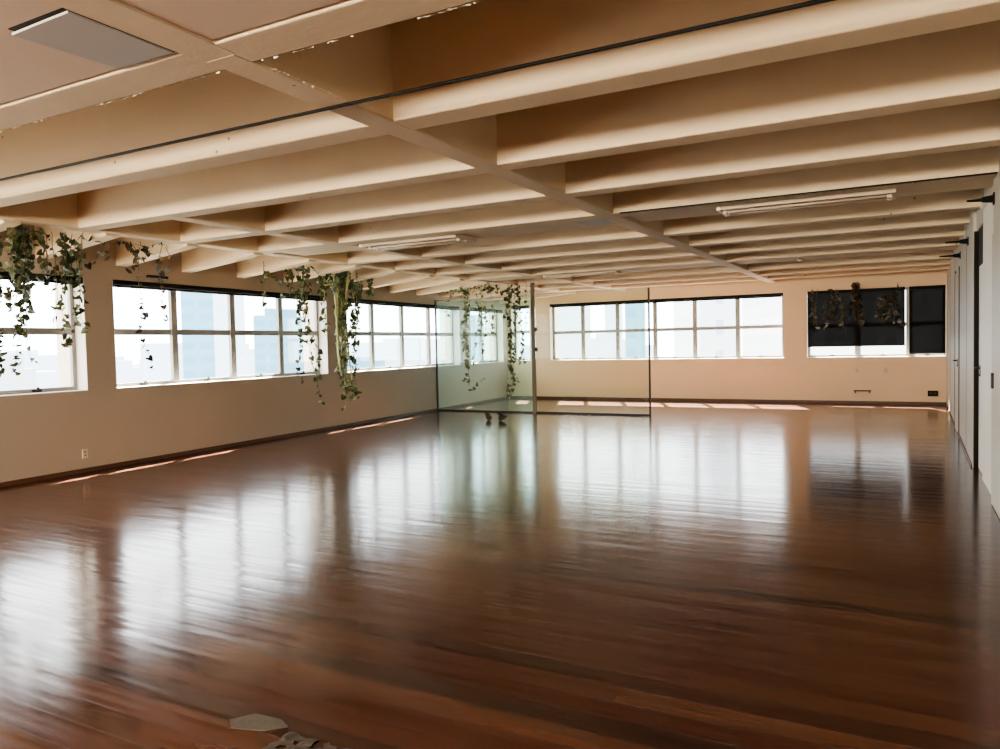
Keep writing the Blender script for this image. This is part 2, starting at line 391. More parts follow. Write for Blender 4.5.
# baseboards
mb = MB(); mb.box(-10.9, BACK_S, -0.014, 0.0, 0.0, 0.05, FL); struct(mb.build('baseboard_left', M['baseboard']))
mb = MB(); mb.box(-9.5, RW(18.1), -0.014, 0.0, 0.0, 0.06, FB); struct(mb.build('baseboard_back', M['baseboard']))
mb = MB(); mb.quadbox([(RW(9.7)-.012,9.7,0),(RW(9.7),9.7,0),(RW(18.18),18.18,0),(RW(18.18)-.012,18.18,0),(RW(9.7)-.012,9.7,.03),(RW(9.7),9.7,.03),(RW(18.18),18.18,.03),(RW(18.18)-.012,18.18,.03)]); mb.box(RX-0.012, RX, -6.0, 6.6, 0.0, 0.03); struct(mb.build('baseboard_right', M['baseboard']))

# windows
def window(name, fr, a, b, zs, zh, mulls, zbar, mw, latch=True, mat=M['frame']):
    cx, cy, _ = fr((a+b)/2, DF, 0)
    root = struct(empty(name, (cx, cy, zs)))
    v0, v1 = DF-0.02, DF+0.025
    mb = MB()
    mb.box(a, b, v0, v1, zs, zs+0.055, fr); mb.box(a, b, v0, v1, zh-0.06, zh, fr)
    mb.box(a, a+0.06, v0, v1, zs+0.055, zh-0.06, fr); mb.box(b-0.06, b, v0, v1, zs+0.055, zh-0.06, fr)
    mb.build('window_frame', mat, root)
    for m in mulls:
        mb = MB(); mb.box(m-mw/2, m+mw/2, v0-0.01, v1, zs+0.055, zh-0.06, fr); mb.build('mullion', mat, root)
    mb = MB(); mb.box(a+0.06, b-0.06, v0+0.002, v1-0.004, zbar-0.04, zbar+0.04, fr); mb.build('transom_bar', mat, root)
    e = [a] + list(mulls) + [b]
    for i in range(len(e)-1):
        mb = MB(); mb.box(e[i]+0.03, e[i+1]-0.03, DF+0.004, DF+0.010, zs+0.05, zh-0.05, fr); mb.build('glass_pane', M['window_glass'], root)
        if latch:
            c = (e[i]+e[i+1])/2
            mb = MB(); mb.box(c-0.05, c+0.05, v0-0.03, v0, zs+0.02, zs+0.045, fr); mb.box(c-0.012, c+0.012, v0-0.05, v0-0.03, zs+0.02, zs+0.075, fr)
            mb.build('window_latch', M['dark_metal'], root)
    for s0, s1 in ((a, a+0.006), (b-0.006, b)):
        mb = MB(); mb.box(s0, s1, 0.002, v0, zs+0.008, zh-0.004, fr); mb.build('lit_reveal_skin', M['lit_reveal'], root)  # thin added skin with the daylight on the jamb in its colour
    # inner sill ledge
    mb = MB(); mb.box(a, b, 0.004, v0, zs-0.002, zs+0.008, fr); mb.build('window_sill', M['lit_reveal'], root)
    return root
Z_BAR = 1.735
window('window_1', FL, -3.2, 1.10, ZS_L, ZH_L, [-2.12, -1.05, 0.03], Z_BAR, 0.08)
window('window_2', FL, 1.50, 5.80, ZS_L, ZH_L, [2.60, 3.71, 4.79], Z_BAR, 0.10)
window('window_3', FL, 6.36, 10.84, ZS_L, ZH_L, [7.46, 8.57, 9.69], Z_BAR, 0.10)
window('window_4', FL, 11.40, 13.30, ZS_L, ZH_L, [12.35], Z_BAR, 0.085)
window('window_5', FB, -9.42, -8.86, ZS_B, ZH_B, [], 1.80, 0.08)
window('window_6', FB, -8.27, -2.42, ZS_B, ZH_B, [-7.40, -6.45, -5.47, -4.48, -3.47], 1.75, 0.10)
window('window_7', FB, -1.93, 0.775, ZS_B, ZH_B, [-0.90, 0.10], 1.72, 0.12)
window('window_8', FL, -7.9, -3.6, ZS_L, ZH_L, [-6.8, -5.75, -4.7], Z_BAR, 0.085)

# rolled-up blinds: black cassettes at the head of each opening
def cassette(fr, a, b, zh, label, r=0.035):
    cx, cy, _ = fr((a+b)/2, 0.03, 0)
    t = thing('rolled_blind', (cx, cy, zh-0.09), label, 'blind', 'rolled-up blinds')
    mb = MB(); mb.box(a+0.03, b-0.03, 0.0, 0.06, zh-0.065, zh-0.004, fr); mb.build('headrail', M['black'], t, bevel=0.008)
    mb = MB(); mb.tube([fr(a+0.05, 0.05, zh-0.075), fr(b-0.05, 0.05, zh-0.075)], 0.022, 10); mb.build('fabric_roll', M['screen'], t)
    for e in (a+0.006, b-0.03):
        mb = MB(); mb.box(e, e+0.024, 0.0, 0.07, zh-0.085, zh-0.004, fr); mb.build('end_bracket', M['dark_metal'], t)
    return t
cassette(FL, -3.2, 1.10, ZH_L, 'black rolled-up blind at the head of the leftmost window behind the thick ivy')
cassette(FL, 1.50, 5.80, ZH_L, 'black rolled-up blind over the large four-pane window between the two ivy clumps')
cassette(FL, 6.36, 10.84, ZH_L, 'black rolled-up blind over the left-wall window just before the glass partition')
cassette(FL, 11.40, 13.30, ZH_L, 'black rolled-up blind over the left-wall window seen through the green glass')
cassette(FB, -9.42, -8.86, ZH_B, 'short black rolled-up blind over the narrow window in the far left corner')
cassette(FB, -8.27, -2.42, ZH_B, 'long black rolled-up blind over the six-pane back wall window')

def screen(a, b, zb, label):
    t = thing('roller_screen', ((a+b)/2, BY+0.08, zb), label, 'blind', 'lowered dark screens')
    mb = MB(); mb.box(a, b, 0.078, 0.081, zb, ZH_B-0.04, FB); mb.build('screen_fabric', M['screen'], t)
    mb = MB(); mb.tube([FB(a, 0.08, zb), FB(b, 0.08, zb)], 0.014, 8); mb.build('bottom_bar', M['black'], t)
    mb = MB(); mb.box(a, b, 0.03, 0.11, ZH_B-0.07, ZH_B-0.002, FB); mb.build('headrail', M['black'], t, bevel=0.008)
screen(-1.915, 0.02, 1.27, 'wide dark see-through screen lowered over the right back window, daylight strip below')
screen(0.10, 0.765, 1.09, 'narrow dark screen pulled fully down beside the right wall')

# small loose rods above the left windows
def rod(s0, s1, z, v, label):
    t = thing('curtain_bracket', FL((s0+s1)/2, v, z), label, 'bracket')
    mb = MB(); mb.tube([FL(s0, v, z), FL(s1, v, z)], 0.022, 8); mb.build('rod', M['black'], t)
    mb = MB(); mb.box(s1-0.05, s1-0.01, v, 0.0, z-0.02, z+0.02, FL); mb.build('wall_arm', M['black'], t)
rod(1.93, 2.25, 2.46, -0.12, 'short black rod bracket sticking out above the four-pane window')

# ------------------------------------------------------------------ glass partition
M['post'] = plain('brown_anodised_metal', (0.10, 0.085, 0.06), 0.55, spec=0.2)
PY = 14.32
gp = thing('glass_partition', (-6.9, PY, 0), 'floor-to-beam glass partition with a green-tinted left panel and a clear right panel', 'glass partition')
mb = MB(); mb.box(-9.33, -6.93, PY-0.005, PY+0.005, 0.03, 2.47); o = mb.build('glass_panel', M['green_glass'], gp); o['label'] = 'green-tinted glass panel'
mb = MB(); mb.box(-6.84, -4.385, PY-0.005, PY+0.005, 0.03, 2.50); o = mb.build('glass_panel', M['clear_glass'], gp); o['label'] = 'clear glass panel'
mb = MB(); mb.box(-6.93, -6.85, PY-0.02, PY+0.02, 0.0, ZR); mb.build('post', M['post'], gp)
mb = MB(); mb.box(-9.33, -6.93, PY-0.015, PY+0.015, 0.0, 0.03); mb.build('bottom_rail', M['dark_metal'], gp)
mb = MB(); mb.box(-6.85, -4.38, PY-0.015, PY+0.015, 0.0, 0.035); mb.build('bottom_rail', M['dark_metal'], gp)
mb = MB(); mb.box(-9.33, -6.93, PY-0.012, PY+0.012, 2.47, 2.495); mb.build('top_rail', M['steel'], gp)
mb = MB(); mb.box(-6.85, -4.38, PY-0.010, PY+0.010, 2.50, 2.515); mb.build('top_rail', M['steel'], gp)
mb = MB(); mb.box(-4.40, -4.365, PY-0.012, PY+0.012, 0.0, 2.515); mb.build('edge_profile', M['dark_metal'], gp)
mb = MB(); mb.box(-9.345, -9.315, PY-0.02, PY+0.02, 0.0, 2.495); mb.build('edge_profile', M['dark_metal'], gp)
for z in (1.3, 1.72):
    mb = MB(); mb.box(-6.86, -6.80, PY-0.025, PY+0.025, z, z+0.09); mb.build('patch_fitting', M['dark_metal'], gp, bevel=0.006)

# ------------------------------------------------------------------ ceiling fittings
def fixture(x0, x1, y0, y1, z, label):
    t = thing('ceiling_light', ((x0+x1)/2, (y0+y1)/2, z), label, 'ceiling light', 'fluorescent ceiling lights')
    h = 0.045
    mb = MB()
    mb.box(x0, x1, y0, y1, z-0.012, z)
    mb.build('housing', M['fixture_in'], t)
    for e0, e1 in ((y0, y0+0.025), (y1-0.025, y1)):
        mb = MB(); mb.box(x0+0.03, x1-0.03, e0, e1, z-h, z-0.012); mb.build('side_rail', M['fixture'], t)
    for e0, e1 in ((x0, x0+0.03), (x1-0.03, x1)):
        mb = MB(); mb.box(e0, e1, y0, y1, z-h, z-0.012); mb.build('end_cap', M['lit_cap_enamel'] if e0 == x0 else M['fixture'], t)  # left end painted white as lit, right end kept darker
    n = 2 if (y1-y0) > 0.3 else 1
    for k in range(n):
        y = y0 + (y1-y0)*(k+1)/(n+1)
        mb = MB(); mb.tube([(x0+0.06, y, z-0.045), (x1-0.06, y, z-0.045)], 0.014, 8); tb = mb.build('tube', M['tube'], t, smooth=True)
        for e in (x0+0.035, x1-0.075):
            mb = MB(); mb.box(e, e+0.04, y-0.018, y+0.018, z-0.065, z-0.012); mb.build('socket', M['cream'], t)
fixture(-1.62, -0.06, 7.56, 7.98, ZR+0.02, 'long open fluorescent light on the flat ceiling band at right, unlit')
fixture(-6.05, -4.62, 7.56, 8.05, ZR+0.02, 'long unlit fluorescent light on the flat band between the left ceiling beams')
fixture(-6.05, -4.59, 13.05, 13.35, ZR+0.02, 'small distant fluorescent light above the glass partition, unlit')

def hatch(x0, x1, y0, y1, z, label, tilt):
    t = thing('ceiling_hatch', ((x0+x1)/2, (y0+y1)/2, z), label, 'ceiling hatch')
    mb = MB(); g = 0.016
    mb.quadbox([(x0,y0,z-0.006-tilt),(x1-g,y0,z-0.010),(x1-g,y1-0.004,z-0.006),(x0,y1-0.004,z-0.004),(x0,y0,z+0.004-tilt),(x1-g,y0,z),(x1-g,y1-0.004,z+0.004),(x0,y1-0.004,z+0.006)])
    mb.build('hatch_board', M['hatch'], t)
    mb = MB(); mb.box(x0+0.01, x1+0.006, y0-0.02, y1, z-0.0015, z+0.003); mb.build('gap_shade', M['black'], t)  # black sheet painting the shade inside the open gap
hatch(-3.16, -2.775, 1.79, 2.262, ZR+0.004, 'grey access board ajar in the flat ceiling panel at upper left, dark gap around', 0.01)
hatch(-3.12, -2.78, 7.56, 7.98, ZR+0.018, 'small bluish grey board on the ceiling beside the central beam, mid room', 0.006)

t = thing('smoke_detector', (-1.50, 13.3, ZR+0.02), 'small round white smoke detector on the far right ceiling', 'smoke detector')
mb = MB(); mb.tube([(-1.5, 13.3, ZR+0.02), (-1.5, 13.3, ZR-0.02)], 0.06, 16, 0.045); mb.build('housing', M['fixture'], t)
mb = MB(); mb.tube([(-1.5, 13.3, ZR-0.02), (-1.5, 13.3, ZR-0.035)], 0.03, 12, 0.02); mb.build('sensor', M['cream'], t)

def cable(x0, x1, y, z, r, label, sag=0.0):
    n = 24
    mb = MB(); mb.tube([(x0+(x1-x0)*i/n, y, z - sag*4*(i/n)*(1-i/n)) for i in range(n+1)], r, 6)
    return tag(mb.build('ceiling_cable', M['black'], smooth=True), label, 'cable')
cable(-8.75, 0.66, 3.17, ZR-0.012, 0.009, 'black cable stretched across the whole ceiling in front of the nearest rib')
cable(-2.5, 0.66, 7.245, ZR-0.006, 0.008, 'dark cable running along the rib beside the long right-hand ceiling light')

def wall_bracket(y, z, L, label):
    R_ = RW(y) if y > 9 else RX
    t = thing('cable_tensioner', (R_, y, z), label, 'bracket')
    mb = MB(); mb.box(R_-0.012, R_, y-0.035, y+0.035, z-0.05, z+0.05); mb.build('mounting_plate', M['black'], t, bevel=0.004)
    mb = MB(); mb.tube([(R_, y, z), (R_-0.05, y, z), (R_-0.09, y, z)], 0.035, 10, 0.022); mb.build('clamp', M['black'], t)
    mb = MB(); mb.tube([(R_-0.08, y, z), (R_-L, y, z)], 0.016, 8, 0.008); mb.build('arm', M['black'], t)
wall_bracket(7.58, 2.59, 0.20, 'nearest black cable tensioner high on the right wall above the white pier')
wall_bracket(10.5, 2.56, 0.24, 'middle black cable tensioner on the right wall just past the dark transom')
wall_bracket(12.4, 2.57, 0.26, 'farthest black cable tensioner high on the right wall above the grey door')

# ------------------------------------------------------------------ small wall fittings
def outlet(fr, s, z, label, mat, w=0.075, hh=0.115, inner=True):
    t = thing('wall_outlet', fr(s, 0, z), label, 'outlet')
    mb = MB(); mb.box(s-w/2, s+w/2, -0.010, 0.0, z-hh/2, z+hh/2, fr); mb.build('cover_plate', mat, t, bevel=0.003)
    for dz in (-0.02, 0.02):
        mb = MB(); mb.box(s-0.012, s+0.012, -0.0115, -0.009, z+dz-0.006, z+dz+0.006, fr); mb.build('socket_slot', M['dark_metal'], t)
outlet(FL, 1.02, 0.23, 'small beige outlet plate low on the left wall under the first pillar', M['cream'])
outlet(FB, -0.91, 0.72, 'beige wall plate under the dark window, left of the pair', M['cream'], 0.09, 0.12)
outlet(FB, -0.34, 0.72, 'beige wall plate under the dark window, right of the pair', M['cream'], 0.09, 0.12)
t = thing('floor_box', FB(0.53, 0, 0.24), 'black rectangular socket box low on the back wall beside the right corner', 'socket box')
mb = MB(); mb.box(0.44, 0.63, -0.03, 0.0, 0.18, 0.30, FB); mb.build('cover_plate', M['black'], t, bevel=0.006)
for x in (0.47, 0.55):
    mb = MB(); mb.box(x, x+0.05, -0.034, -0.029, 0.215, 0.265, FB); mb.build('socket', M['dark_metal'], t)
t = thing('wall_ledge', FB(-0.80, 0, 0.28), 'short narrow dark ledge sticking out of the back wall below the dark window', 'ledge')
mb = MB(); mb.box(-0.97, -0.63, -0.10, 0.0, 0.275, 0.30, FB); mb.build('shelf_board', M['baseboard'], t, bevel=0.004)
for x in (-0.95, -0.67):
    mb = MB(); mb.box(x, x+0.02, -0.07, 0.0, 0.235, 0.275, FB); mb.build('support', M['dark_metal'], t)

# ------------------------------------------------------------------ marks on the floor
t = thing('floor_plate', (-2.22, 2.07, 0), 'dull silver plate let into the floor boards at the bottom of the photo', 'floor plate')
mb = MB(); b = 0
outl = [(-2.335,2.035),(-2.28,1.99),(-2.15,2.03),(-2.085,2.095),(-2.15,2.125),(-2.28,2.115)]
for z in (0.0005, 0.004):
    for x, y in outl: mb.v.append((x, y, z))
n = len(outl); mb.f.append(list(range(n))[::-1]); mb.f.append(list(range(n, 2*n)))
for k in range(n): mb.f.append([k, (k+1) % n, n+(k+1) % n, n+k])
mb.build('plate', M['silver'], t)
rnd = random.Random(11)
def torn(x0, x1, y0, y1, nx, ny, mat):
    mb = MB()
    for j in range(ny+1):
        for i in range(nx+1):
            e = (i in (0, nx) or j in (0, ny))
            mb.v.append((x0+(x1-x0)*i/nx + rnd.uniform(-.012, .012), y0+(y1-y0)*j/ny + rnd.uniform(-.012, .012), 0.002 + (0 if e else rnd.random()**2*0.007)))
    for j in range(ny):
        for i in range(nx):
            if rnd.random() < 0.9:
                a = j*(nx+1)+i; mb.f.append([a, a+1, a+nx+2, a+nx+1])
    return mb.build('torn_tape', mat)
M['torn'] = plain('torn_tape_residue', (0.06, 0.05, 0.04), 0.7, spec=0.2, var=0.95, scale=22)
tag(torn(-2.06, -1.62, 1.93, 2.07, 18, 6, M['torn']), 'crumpled dark and silver tape residue on the floor boards beside the silver plate', 'tape')
# ------------------------------------------------------------------ hanging ivy
def add_leaf(mb, p, d, size, rnd):
    """heart-shaped ivy leaf folded along its midrib; p = stalk end, d = tip direction"""
    d = d.normalized(); side = d.orthogonal().normalized()
    side = Matrix.Rotation(rnd.uniform(0, 2*PI), 3, d) @ side
    nrm = d.cross(side)
    prof = [(0.0, 0.10), (-0.14, 0.30), (-0.05, 0.50), (0.22, 0.52), (0.50, 0.40), (0.78, 0.20), (1.0, 0.0)]
    b = len(mb.v); fold = rnd.uniform(0.10, 0.4)
    mids = [0.0, 0.15, 0.35, 0.6, 0.85]
    pts = []
    for t, w in prof:
        pts.append(p + d*(t*size) + side*(w*size) + nrm*(abs(w)*fold*size))
    pl = []
    for t, w in prof[:-1]:
        pl.append(p + d*(t*size) - side*(w*size) + nrm*(abs(w)*fold*size))
    m0 = p + d*(0.05*size); 
    mb.v += [tuple(q) for q in pts] + [tuple(q) for q in pl] + [tuple(m0)]
    k = len(prof); c = b + k + len(pl)
    mb.f.append([c] + [b+i for i in range(k)])
    mb.f.append([c, b+k-1] + [b+k+i for i in range(len(pl)-1, -1, -1)])

def catmull(pts, step=0.05):
    out = []
    for i in range(len(pts)-1):
        p0 = Vector(pts[max(0, i-1)]); p1 = Vector(pts[i]); p2 = Vector(pts[i+1]); p3 = Vector(pts[min(len(pts)-1, i+2)])
        n = max(2, int((p2-p1).length/step))
        for k in range(n):
            t = k/n
            out.append(0.5*((2*p1) + (p2-p0)*t + (2*p0-5*p1+4*p2-p3)*t*t + (3*p1-p0-3*p2+p3)*t**3))
    out.append(Vector(pts[-1]))
    return out

def ivy(plane, val, strands, label, seed, leaf, size=0.085, top=None, stem=M['stem'], dens=1.0, spread=0.16, thick=0.004, extra_pale=False):
    rnd = random.Random(seed)
    tops = [st[1][0] for st in strands]
    a = sum(t[0] for t in tops)/len(tops); z = max(t[1] for t in tops)
    loc = (val, a, z) if plane == 'X' else (a, val, z)
    root = thing('hanging_ivy', loc, label, 'ivy', 'hanging ivy')
    for kind, pts in strands:
        off0 = rnd.uniform(-spread, spread)
        path = []
        for (h, zz) in pts:
            o = off0 + rnd.uniform(-0.05, 0.05)
            path.append((val+o, h, zz) if plane == 'X' else (h, val+o, zz))
        # each strand is rooted on the ceiling just above its first point
        if top is not None and path[0][2] < top - 0.02:
            path = [(path[0][0], path[0][1], top)] + path
        pp = catmull(path)
        pp = [p + Vector((rnd.uniform(-1, 1), rnd.uniform(-1, 1), 0))*0.006 for p in pp]
        mb = MB(); th = 0.022 if kind == 'pale' else thick
        mb = MB(); mb.tube([tuple(p) for p in pp], th, 6, th*0.5)
        st = mb.build('vine_stem', stem, root)
        if kind == 'pale': st.data.materials[0] = M['pale_stem']; continue
        lm = MB(); acc = rnd.uniform(0, 0.05)
        gap = (0.036 if kind == 'dense' else 0.075)/dens
        last = pp[0]
        for p in pp[1:]:
            acc += (p-last).length; last = p
            while acc > gap:
                acc -= gap*rnd.uniform(0.6, 1.4)
                dr = Vector((rnd.uniform(-1, 1), rnd.uniform(-1, 1), rnd.uniform(-1.5, 0.15))).normalized()
                lat = Vector((rnd.uniform(-1, 1), rnd.uniform(-1, 1), 0))
                q = p + lat*(0.03 if kind == 'dense' else 0.018)
                sz = size*rnd.choice((0.5, 0.65, 0.75, 0.85, 0.95))
                add_leaf(lm, q, dr, sz, rnd)
        if lm.f: lm.build('leaves', leaf, st)
    return root
IVY_A = [
    ('dense', [(4.24, 2.62), (4.25, 2.00), (4.27, 1.61), (4.21, 1.23)]),
    ('dense', [(4.30, 2.63), (4.30, 2.06), (4.27, 1.91), (4.32, 1.76), (4.30, 1.56), (4.28, 1.43), (4.23, 1.28)]),
    ('dense', [(4.36, 2.65), (4.38, 2.21), (4.40, 1.91), (4.34, 1.66)]),
    ('dense', [(4.42, 2.65), (4.43, 2.11), (4.47, 1.99), (4.40, 1.81), (4.45, 1.69)]),
    ('dense', [(4.47, 2.67), (4.46, 2.32), (4.41, 2.06)]),
    ('sparse', [(4.52, 2.68), (4.50, 2.01), (4.49, 1.50), (4.56, 1.37)]),
    ('dense', [(4.57, 2.68), (4.55, 2.37), (4.51, 2.10)]),
    ('dense', [(4.37, 2.61), (4.33, 2.40), (4.35, 2.13)]),
    ('sparse', [(4.67, 2.71), (4.67, 2.52), (4.68, 2.35)]),
    ('sparse', [(4.73, 2.73), (4.72, 2.10), (4.68, 1.81), (4.73, 1.75)]),
    ('sparse', [(4.81, 2.73), (4.84, 2.50), (4.81, 2.36)]),
    ('sparse', [(4.88, 2.73), (4.86, 2.50), (4.88, 2.39)]),
    ('dense', [(4.94, 2.74), (4.93, 2.14), (4.93, 1.84), (4.95, 1.54)]),
    ('dense', [(4.99, 2.75), (4.96, 2.44), (4.95, 1.98), (4.98, 1.71)]),
    ('sparse', [(5.04, 2.76), (5.01, 2.20), (5.03, 1.77), (5.01, 1.57)]),
    ('sparse', [(5.09, 2.74), (5.05, 2.58), (5.08, 1.96)]),
    ('dense', [(4.17, 2.60), (4.16, 2.00), (4.09, 1.36)]),
    ('dense', [(4.08, 2.58), (4.02, 1.71)]),
    ('dense', [(4.32, 2.60), (4.30, 2.38), (4.33, 2.11)]),
    ('dense', [(4.54, 2.65), (4.59, 2.45), (4.54, 2.22)]),
    ('dense', [(4.64, 2.68), (4.64, 2.54), (4.60, 2.41)]),
    ('sparse', [(4.77, 2.72), (4.77, 2.42), (4.74, 2.18)]),
    ('dense', [(4.91, 2.71), (4.91, 2.44), (4.95, 2.25)]),
    ('dense', [(4.26, 2.60), (4.25, 2.25), (4.23, 2.04)]),
    ('dense', [(4.40, 2.63), (4.41, 2.39), (4.43, 2.07)]),
    ('dense', [(4.50, 2.62), (4.48, 2.40), (4.49, 2.12)]),
]
IVY_B = [
    ('sparse', [(5.13, 2.73), (5.20, 2.74), (5.28, 2.70), (5.34, 2.65), (5.44, 2.69), (5.51, 2.72), (5.61, 2.71), (5.70, 2.70), (5.83, 2.69), (5.95, 2.73), (6.06, 2.76), (6.14, 2.72)]),
    ('sparse', [(5.34, 2.65), (5.30, 2.57), (5.26, 2.51), (5.20, 2.44), (5.12, 2.43)]),
    ('sparse', [(5.44, 2.69), (5.38, 2.59), (5.36, 2.52)]),
    ('sparse', [(5.71, 2.69), (5.72, 2.56), (5.73, 2.30), (5.77, 1.98), (5.73, 1.72), (5.76, 1.53), (5.80, 1.45), (5.87, 1.29)]),
    ('sparse', [(6.09, 2.74), (6.08, 2.61), (6.10, 2.42), (6.11, 2.08), (6.11, 1.77)]),
    ('sparse', [(6.14, 2.72), (6.16, 2.52), (6.10, 2.44)]),
    ('sparse', [(5.83, 2.69), (5.77, 2.53), (5.71, 2.42)]),
    ('dense', [(5.82, 2.76), (5.85, 2.68), (5.91, 2.64)]),
    ('dense', [(5.65, 2.74), (5.68, 2.68), (5.71, 2.62)]),
    ('sparse', [(5.92, 2.66), (5.84, 2.57), (5.78, 2.55)]),
]
IVY_C = [
    ('sparse', [(8.28, 2.63), (8.25, 2.42), (8.28, 2.08)]),
    ('sparse', [(8.41, 2.66), (8.55, 2.54), (8.69, 2.46)]),
    ('dense', [(8.61, 2.67), (8.65, 2.58), (8.66, 2.34)]),
    ('dense', [(8.85, 2.74), (8.95, 2.54), (8.96, 2.23), (8.96, 1.76), (9.09, 1.52), (9.15, 1.31), (9.09, 0.99)]),
    ('dense', [(8.96, 2.76), (9.06, 2.50), (9.01, 2.23), (8.95, 1.88)]),
    ('dense', [(9.10, 2.76), (9.02, 2.47), (8.92, 2.29)]),
    ('sparse', [(8.95, 1.88), (9.04, 1.47), (9.16, 1.09), (9.30, 0.58)]),
    ('sparse', [(9.19, 2.78), (9.37, 2.57), (9.38, 2.25), (9.42, 1.71)]),
    ('dense', [(9.38, 2.79), (9.44, 2.70), (9.33, 2.37)]),
    ('dense', [(9.52, 2.81), (9.42, 2.65), (9.45, 2.31)]),
    ('sparse', [(9.02, 1.60), (8.96, 1.10), (9.09, 0.96)]),
    ('sparse', [(8.74, 2.68), (8.86, 2.38), (8.68, 2.28)]),
]
IVY_D = [
    ('dense', [(9.71, 2.72), (9.85, 2.52), (9.97, 2.27), (9.97, 1.77), (9.98, 1.26), (10.01, 0.83), (10.21, 0.56)]),
    ('dense', [(9.92, 2.77), (10.05, 2.44), (10.11, 1.94), (10.11, 1.42), (10.06, 0.91), (10.18, 0.60)]),
    ('dense', [(9.81, 2.70), (9.84, 2.27), (9.86, 1.60), (9.91, 1.00), (10.08, 0.65)]),
    ('dense', [(10.04, 2.78), (10.17, 2.62), (10.10, 2.28)]),
    ('dense', [(10.23, 2.78), (10.35, 2.58), (10.42, 2.29)]),
    ('dense', [(10.44, 2.78), (10.49, 2.56), (10.37, 2.32)]),
    ('dense', [(10.61, 2.79), (10.69, 2.62), (10.56, 2.35)]),
    ('sparse', [(10.75, 2.77), (10.80, 2.59)]),
    ('sparse', [(10.31, 2.29), (10.32, 1.94), (10.17, 1.51)]),
    ('sparse', [(10.03, 0.83), (10.10, 0.60), (10.04, 0.40)]),
    ('dense', [(9.64, 2.75), (9.68, 2.56), (9.57, 2.39)]),
    ('dense', [(10.07, 2.28), (10.19, 2.02), (10.13, 1.68)]),
    ('pale', [(9.76, 2.69), (9.77, 2.26), (9.75, 1.43), (9.81, 1.06)]),
    ('pale', [(9.84, 2.70), (9.84, 2.27), (9.83, 1.43), (9.86, 0.99)]),
    ('pale', [(9.91, 2.70), (9.91, 2.10), (9.91, 1.43), (9.93, 0.92)]),
    ('pale', [(9.99, 2.71), (9.99, 2.10), (10.01, 1.43), (10.01, 0.83)]),
    ('sparse', [(9.65, 1.96), (9.70, 1.90)]),
    ('dense', [(9.92, 2.27), (9.94, 1.51), (9.86, 1.06)]),
]
IVY_E = [
    ('dense', [(-8.08, 2.75), (-8.07, 2.31), (-8.15, 2.00), (-8.10, 1.47), (-8.13, 0.99), (-8.07, 0.69)]),
    ('dense', [(-8.16, 2.67), (-8.05, 2.16), (-8.14, 1.79), (-8.10, 1.37)]),
    ('sparse', [(-8.33, 2.64), (-8.49, 2.43), (-8.55, 2.12)]),
    ('sparse', [(-7.89, 2.70), (-7.76, 2.15), (-7.82, 1.78), (-7.90, 1.36), (-7.96, 1.11)]),
    ('sparse', [(-7.70, 2.66), (-7.57, 2.08), (-7.61, 1.67), (-7.67, 1.19)]),
    ('sparse', [(-7.51, 2.65), (-7.45, 2.28), (-7.44, 1.66)]),
    ('dense', [(-8.26, 2.70), (-8.14, 2.58), (-8.01, 2.66)]),
    ('dense', [(-7.65, 2.68), (-7.54, 2.57), (-7.42, 2.63)]),
    ('sparse', [(-8.58, 2.61), (-8.41, 2.66), (-8.24, 2.61)]),
    ('dense', [(-7.40, 2.61), (-7.30, 2.50), (-7.21, 2.56)]),
    ('sparse', [(-8.13, 0.99), (-8.21, 0.77), (-8.31, 0.71)]),
    ('sparse', [(-8.07, 0.69), (-7.85, 0.69), (-7.68, 0.78)]),
    ('sparse', [(-7.94, 2.72), (-7.75, 2.60), (-7.53, 2.68), (-7.35, 2.58)]),
    ('sparse', [(-7.72, 2.02), (-7.80, 1.57), (-7.76, 1.44)]),
]
IVY_F = [
    ('dense', [(-7.35, 2.65), (-7.31, 2.19), (-7.28, 1.66), (-7.31, 1.18), (-7.25, 0.76), (-7.29, 0.40)]),
    ('dense', [(-7.19, 2.62), (-7.17, 2.14), (-7.21, 1.55), (-7.27, 1.03), (-7.21, 0.72)]),
    ('dense', [(-7.02, 2.59), (-6.99, 2.07), (-6.95, 1.55), (-7.01, 1.09)]),
    ('sparse', [(-6.88, 2.58), (-6.87, 1.96), (-6.98, 1.34), (-6.92, 1.09)]),
    ('dense', [(-7.26, 2.62), (-7.33, 2.40), (-7.41, 2.08)]),
    ('sparse', [(-7.25, 0.93), (-7.14, 0.76), (-7.09, 0.69)]),
    ('dense', [(-7.07, 2.61), (-7.10, 2.28), (-7.18, 1.66)]),
    ('sparse', [(-7.49, 2.65), (-7.38, 2.40), (-7.37, 2.02)]),
    ('dense', [(-7.28, 0.76), (-7.33, 0.46), (-7.38, 0.36)]),
]
IVY_G = [
    ('sparse', [(-1.78, 2.58), (-1.78, 2.19), (-1.74, 1.81)]),
    ('sparse', [(-1.66, 2.53), (-1.70, 2.12), (-1.68, 1.63)]),
    ('dense', [(-1.40, 2.54), (-1.38, 2.28), (-1.34, 1.95)]),
    ('dense', [(-1.30, 2.51), (-1.32, 2.17), (-1.40, 1.89)]),
    ('sparse', [(-1.22, 2.36), (-1.16, 1.88), (-1.14, 1.62)]),
    ('sparse', [(-1.50, 2.28), (-1.52, 1.85), (-1.48, 1.67)]),
]
IVY_H = [
    ('dense', [(-0.94, 2.64), (-0.88, 2.25), (-0.87, 1.87)]),
    ('dense', [(-0.86, 2.64), (-0.88, 2.36), (-0.94, 2.00)]),
    ('dense', [(-0.90, 2.62), (-0.85, 2.19), (-0.81, 1.78)]),
    ('sparse', [(-0.92, 2.47), (-1.02, 2.05), (-1.04, 1.87)]),
]
